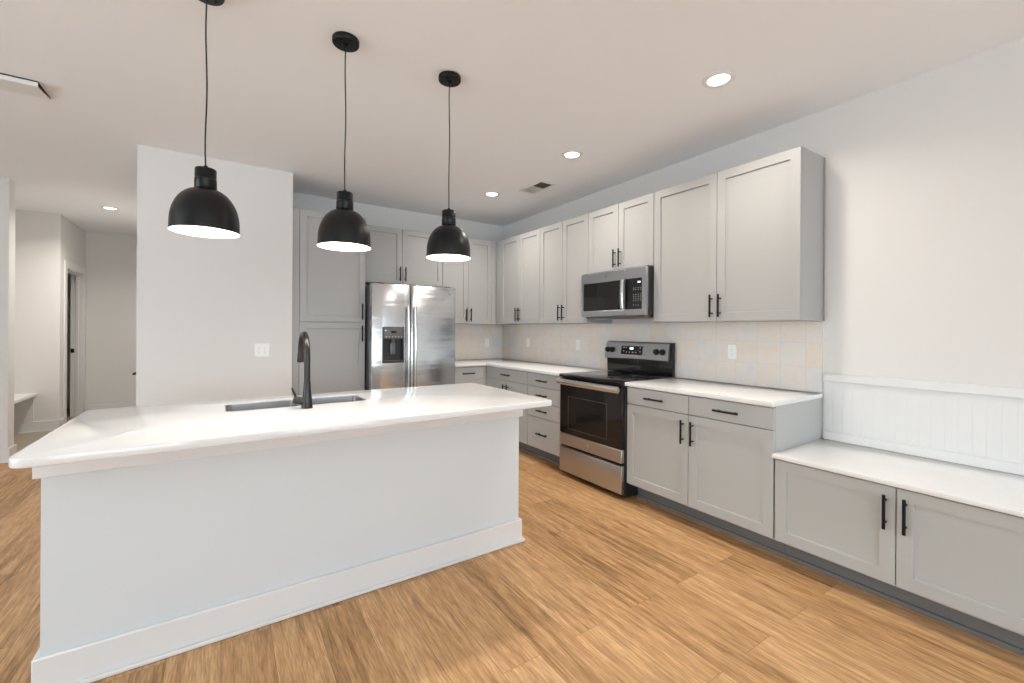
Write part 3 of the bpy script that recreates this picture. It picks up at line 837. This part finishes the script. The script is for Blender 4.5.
mb = MB(); n = 20; q = 14; vs = []; fs = []
for i in range(n + 1):
    s = i / n; z = 1.486 + .24 * s; x = FXM - .020 - .008 * math.sin(PI * s)
    for k_ in range(q):
        an = 2 * PI * k_ / q; vs.append((x + .009 * math.cos(an), -2.541 + .0185 * math.sin(an), z))
for i in range(n):
    for k_ in range(q): fs.append((i * q + k_, i * q + (k_ + 1) % q, (i + 1) * q + (k_ + 1) % q, (i + 1) * q + k_))
fs.append(tuple(range(q))[::-1]); fs.append(tuple(n * q + k_ for k_ in range(q)))
mb.add(vs, fs, True)
for z in (1.492, 1.72): mb.box(FXM - .026, FXM + .001, -2.551, -2.533, z - .008, z + .008, .003)
mb.build('door_handle', M['steel_bright'], mdoor, 'curved stainless door handle')
badge('R', FXM, -2.335, 1.778, .010, mdoor)

# ------------------------------------------------------------------ pendants
def pendant(x, y, label):
    t = thing('pendant_light', label, 'pendant light', (x, y, 1.70), 'black dome pendants over the island')
    cn = MB().lathe([(0, H - .001), (.062, H - .001), (.063, H - .004), (.063, H - .020), (.060, H - .025), (.012, H - .026), (.012, H - .034), (0, H - .034)], x, y, 40)
    for a in (.6, .6 + PI): cn.tube([(x + .038 * math.cos(a), y + .038 * math.sin(a), H - .025), (x + .038 * math.cos(a), y + .038 * math.sin(a), H - .030)], .005, 10)
    cn.build('canopy', M['black_satin'], t)
    pts = [(x, y, H - .034)]
    for i in range(1, 12):
        s = i / 12; pts.append((x + .0025 * math.sin(s * 9 + x), y + .0025 * math.cos(s * 7 + x), H - .034 + (1.981 - H + .034) * s))
    pts.append((x, y, 1.981))
    MB().tube(pts, .0030, 8).build('cord', M['cord'], t)
    sk = MB().lathe([(0, 1.986), (.007, 1.986), (.008, 1.976), (.012, 1.972), (.036, 1.972), (.0385, 1.969), (.0385, 1.936), (.0365, 1.934), (.0365, 1.930), (.0395, 1.928), (.0395, 1.889), (.037, 1.886), (0, 1.886)], x, y, 40)
    sk.build('socket_cap', M['black_satin'], t)
    zb = 1.706; r0 = .1225; zt = 1.884
    out = [(.038, zt)]
    for i in range(1, 15):
        a = PI / 2 * (1 - i / 15)
        s = math.sin(a); c_ = math.cos(a)
        out.append((.036 + (r0 - .036) * (c_ ** 1.08), zb + .035 + (zt - zb - .035) * s))
    out += [(r0, zb + .030), (r0 + .0008, zb)]
    sd = MB().lathe([(0, zt)] + out, x, y, 56)
    sh_ = sd.build('lamp_shade', M['black_satin'], t)
    inn = [(r0 - .0006, zb + .0002)] + [(max(r - .003, 0), z - .003) for r, z in out[::-1][1:]] + [(0, zt - .003)]
    MB().lathe([(r0 + .0008, zb)] + inn, x, y, 56).build('shade_lining', M['shade_inner'], sh_, 'white shade lining')
    bl = MB(); prof = []
    for i in range(13):
        a = -PI / 2 + PI * i / 12; prof.append((max(.030 * math.cos(a), .0), 1.782 + .030 * math.sin(a)))
    bl.lathe(prof, x, y, 24)
    bl.lathe([(.014, 1.810), (.014, 1.880)], x, y, 16)
    bl.build('bulb', M['bulb'], t)
    l = bpy.data.lights.new('pendant_glow', 'POINT'); l.energy = PENDANT_POWER; l.color = (1, .96, .92); l.shadow_soft_size = .032
    o = bpy.data.objects.new('pendant_glow', l); col.objects.link(o); o.location = (x, y, 1.745)
pendant(-3.268, -2.81, 'black dome pendant light, nearest the left, hanging before the partition wall')
pendant(-2.709, -2.81, 'middle one of three black dome pendant lights over the island')
pendant(-2.149, -2.81, 'black dome pendant light nearest the range, rightmost of the three')

# ------------------------------------------------------------------ ceiling lights
def can(x, y, label, power=CAN_POWER):
    t = thing('recessed_light', label, 'recessed light', (x, y, H - .006), 'round recessed ceiling lights')
    MB().lathe([(.0565, H - .0035), (.062, H - .008), (.080, H - .007), (.088, H - .0015), (.088, H - .0005)], x, y, 40).build('trim_ring', M['trim_paint'], t)
    MB().lathe([(0, H - .003), (.057, H - .003), (.057, H - .001)], x, y, 40).build('lens', M['led'], t, 'glowing lens')
    a = area('recessed_glow', (x, y, H - .012), (0, 0, 0), .13, 0, power, WARM, 'DISK', 2.6)
can(-.88, -3.645, 'recessed ceiling light nearest the camera, above the right wall cabinet')
can(-.86, -2.384, 'recessed ceiling light in front of the microwave, middle of the kitchen row')
can(-.866, -1.136, 'recessed ceiling light nearest the back corner, beyond the ceiling vent')
can(-4.345, 1.924, 'recessed ceiling light in the hallway on the left', 18)
# cool overhead fill lamps added behind the camera, standing in for the living room
for (x, y) in ((-2.6, -6.0), (-4.6, -6.0), (-2.6, -8.0), (-4.6, -8.0)):
    area('living_room_recessed_light', (x, y, H - .012), (0, 0, 0), .13, 0, CAN_POWER * .7, (.66, .9, 1.0), 'DISK', 2.6)

# ------------------------------------------------------------------ ceiling vents
t = thing('ceiling_vent', 'white supply vent flush in the ceiling near the back corner', 'vent', (-.61, -1.57, H - .004))
vx0, vx1, vy0, vy1 = -.700, -.512, -1.760, -1.385
mb = MB(); z0, z1 = H - .007, H - .0005
mb.box(vx0, vx1, vy0, vy0 + .028, z0, z1, .002); mb.box(vx0, vx1, vy1 - .028, vy1, z0, z1, .002); mb.box(vx0, vx0 + .025, vy0 + .028, vy1 - .028, z0, z1, .002); mb.box(vx1 - .025, vx1, vy0 + .028, vy1 - .028, z0, z1, .002)
mb.box(vx0 + .025, vx1 - .025, -1.592, -1.580, z0 + .001, z1)
mb.build('frame', M['trim_paint'], t)
mat('duct', (.10, .095, .09), .8)
MB().box(vx0 + .025, vx1 - .025, vy0 + .028, vy1 - .028, H - .0015, H - .0006).build('duct_opening', M['duct'], t)
mb = MB(); mb2 = MB()
n = 9
for i in range(n):
    y = -1.578 + (vy1 - .028 + 1.578) * (i + .5) / n; w_ = .0118
    # blades turned so that they show their white faces
    mb.add([(vx0 + .026, y - w_, H - .007), (vx1 - .026, y - w_, H - .007), (vx1 - .026, y + w_, H - .0045), (vx0 + .026, y + w_, H - .0045)], [(0, 1, 2, 3)])
for i in range(n):
    y = vy0 + .028 + (-1.594 - vy0 - .028) * (i + .5) / n
    mb2.add([(vx0 + .026, y + .0015, H - .0075), (vx1 - .026, y + .0015, H - .0075), (vx1 - .026, y - .003, H - .0017), (vx0 + .026, y - .003, H - .0017)], [(0, 1, 2, 3)])
mb.build('louvres', M['trim_paint'], t); mb2.build('louvres', M['duct'], t)

t = thing('ceiling_air_deflector', 'white ceiling register with a sloped deflector plate at the upper left', 'vent', (-4.33, -1.31, H - .02))
ax0, ax1, ay0, ay1 = -4.56, -4.105, -1.43, -1.20
MB().box(ax0, ax1, ay0, ay1, H - .006, H - .0005, .002).build('register_frame', M['black_plastic'], t)  # black slab: the shadow gap below the ceiling, put into its colour
mb = MB()
# thin curved plate: low along the camera side, closed against the ceiling at the far side
n = 12; th = .003; vs = []; fs = []
prof = []
for i in range(n + 1):
    s = i / n; y = ay0 + (ay1 - ay0) * s; z = H - .034 + .026 * (s ** 1.6); prof.append((y, z))
prof = [(ay0 - .002, H - .012)] + prof
for x in (ax0, ax1):
    for (y, z) in prof: vs.append((x, y, z))
    for (y, z) in prof: vs.append((x, y + .001, z + th))
k_ = len(prof)
for i in range(k_ - 1):
    fs.append((i, i + 1, 2 * k_ + i + 1, 2 * k_ + i)); fs.append((k_ + i, k_ + i + 1, 3 * k_ + i + 1, 3 * k_ + i))
    fs.append((i, i + 1, k_ + i + 1, k_ + i)); fs.append((2 * k_ + i, 2 * k_ + i + 1, 3 * k_ + i + 1, 3 * k_ + i))
fs.append((0, k_, 3 * k_, 2 * k_)); fs.append((k_ - 1, 2 * k_ - 1, 4 * k_ - 1, 3 * k_ - 1))
mb.add(vs, fs)
mb.build('deflector_plate', M['trim_paint'], t)

# ------------------------------------------------------------------ outlets and switch
def outlet(label, fr, base, u, z, gangs=1, kind='outlet', name='wall_outlet', cat='outlet'):
    t = thing(name, label, cat, P(fr, base, u, z, .003))
    w2 = .035 + (gangs - 1) * .023; h2 = .058
    m = MB(); fbox(m, fr, base, u - w2, u + w2, z - h2, z + h2, .0005, .006, .0025); m.build('cover_plate', M['plate_white'], t)
    for g_ in range(gangs):
        uc = u + (g_ - (gangs - 1) / 2) * .046
        m = MB(); fbox(m, fr, base, uc - .0165, uc + .0165, z - .034, z + .034, .006, .0085, .0015); rc = m.build('receptacle', M['plate_white'], t)
        m = MB()
        for zz in (z + .018, z - .018):
            for du in (-.006, .006): fbox(m, fr, base, uc + du - .0012, uc + du + .0012, zz - .004, zz + .006, .0085, .0088)
            fbox(m, fr, base, uc - .002, uc + .002, zz - .012, zz - .008, .0085, .0088)
        m.build('slots', M['slot_dark'], rc)
    return t
outlet('white duplex outlet on the tiles right of the range', 'R', -.009, -3.245, 1.147)
outlet('white outlet on the tiles between inner corner and range, nearer the corner', 'R', -.009, -.617, 1.140)
outlet('white outlet on the tiles just left of the range', 'R', -.009, -1.541, 1.142)
outlet('white outlet on the back wall tiles beside the corner', 'B', -.009, -.262, 1.125)
outlet('white double outlet plate on the partition wall above the island', 'B', -.62, -2.921, 1.109, 2)

# ------------------------------------------------------------------ hall bench in the alcove
t = thing('hall_bench', 'built-in white bench in the hallway alcove at far left', 'bench', (-5.37, 1.96, 0))
MB().box(-5.598, -5.130, 1.257, 2.670, .448, .484, .004).build('seat_top', M['trim_paint'], t)
MB().box(-5.598, -5.152, 2.655, 2.670, .137, .447, .002).build('support_panel', M['wall_paint'], t)
mb = MB(); mb.box(-5.598, -5.580, 1.257, 2.654, .36, .447, .002); mb.build('wall_cleat', M['trim_paint'], t)
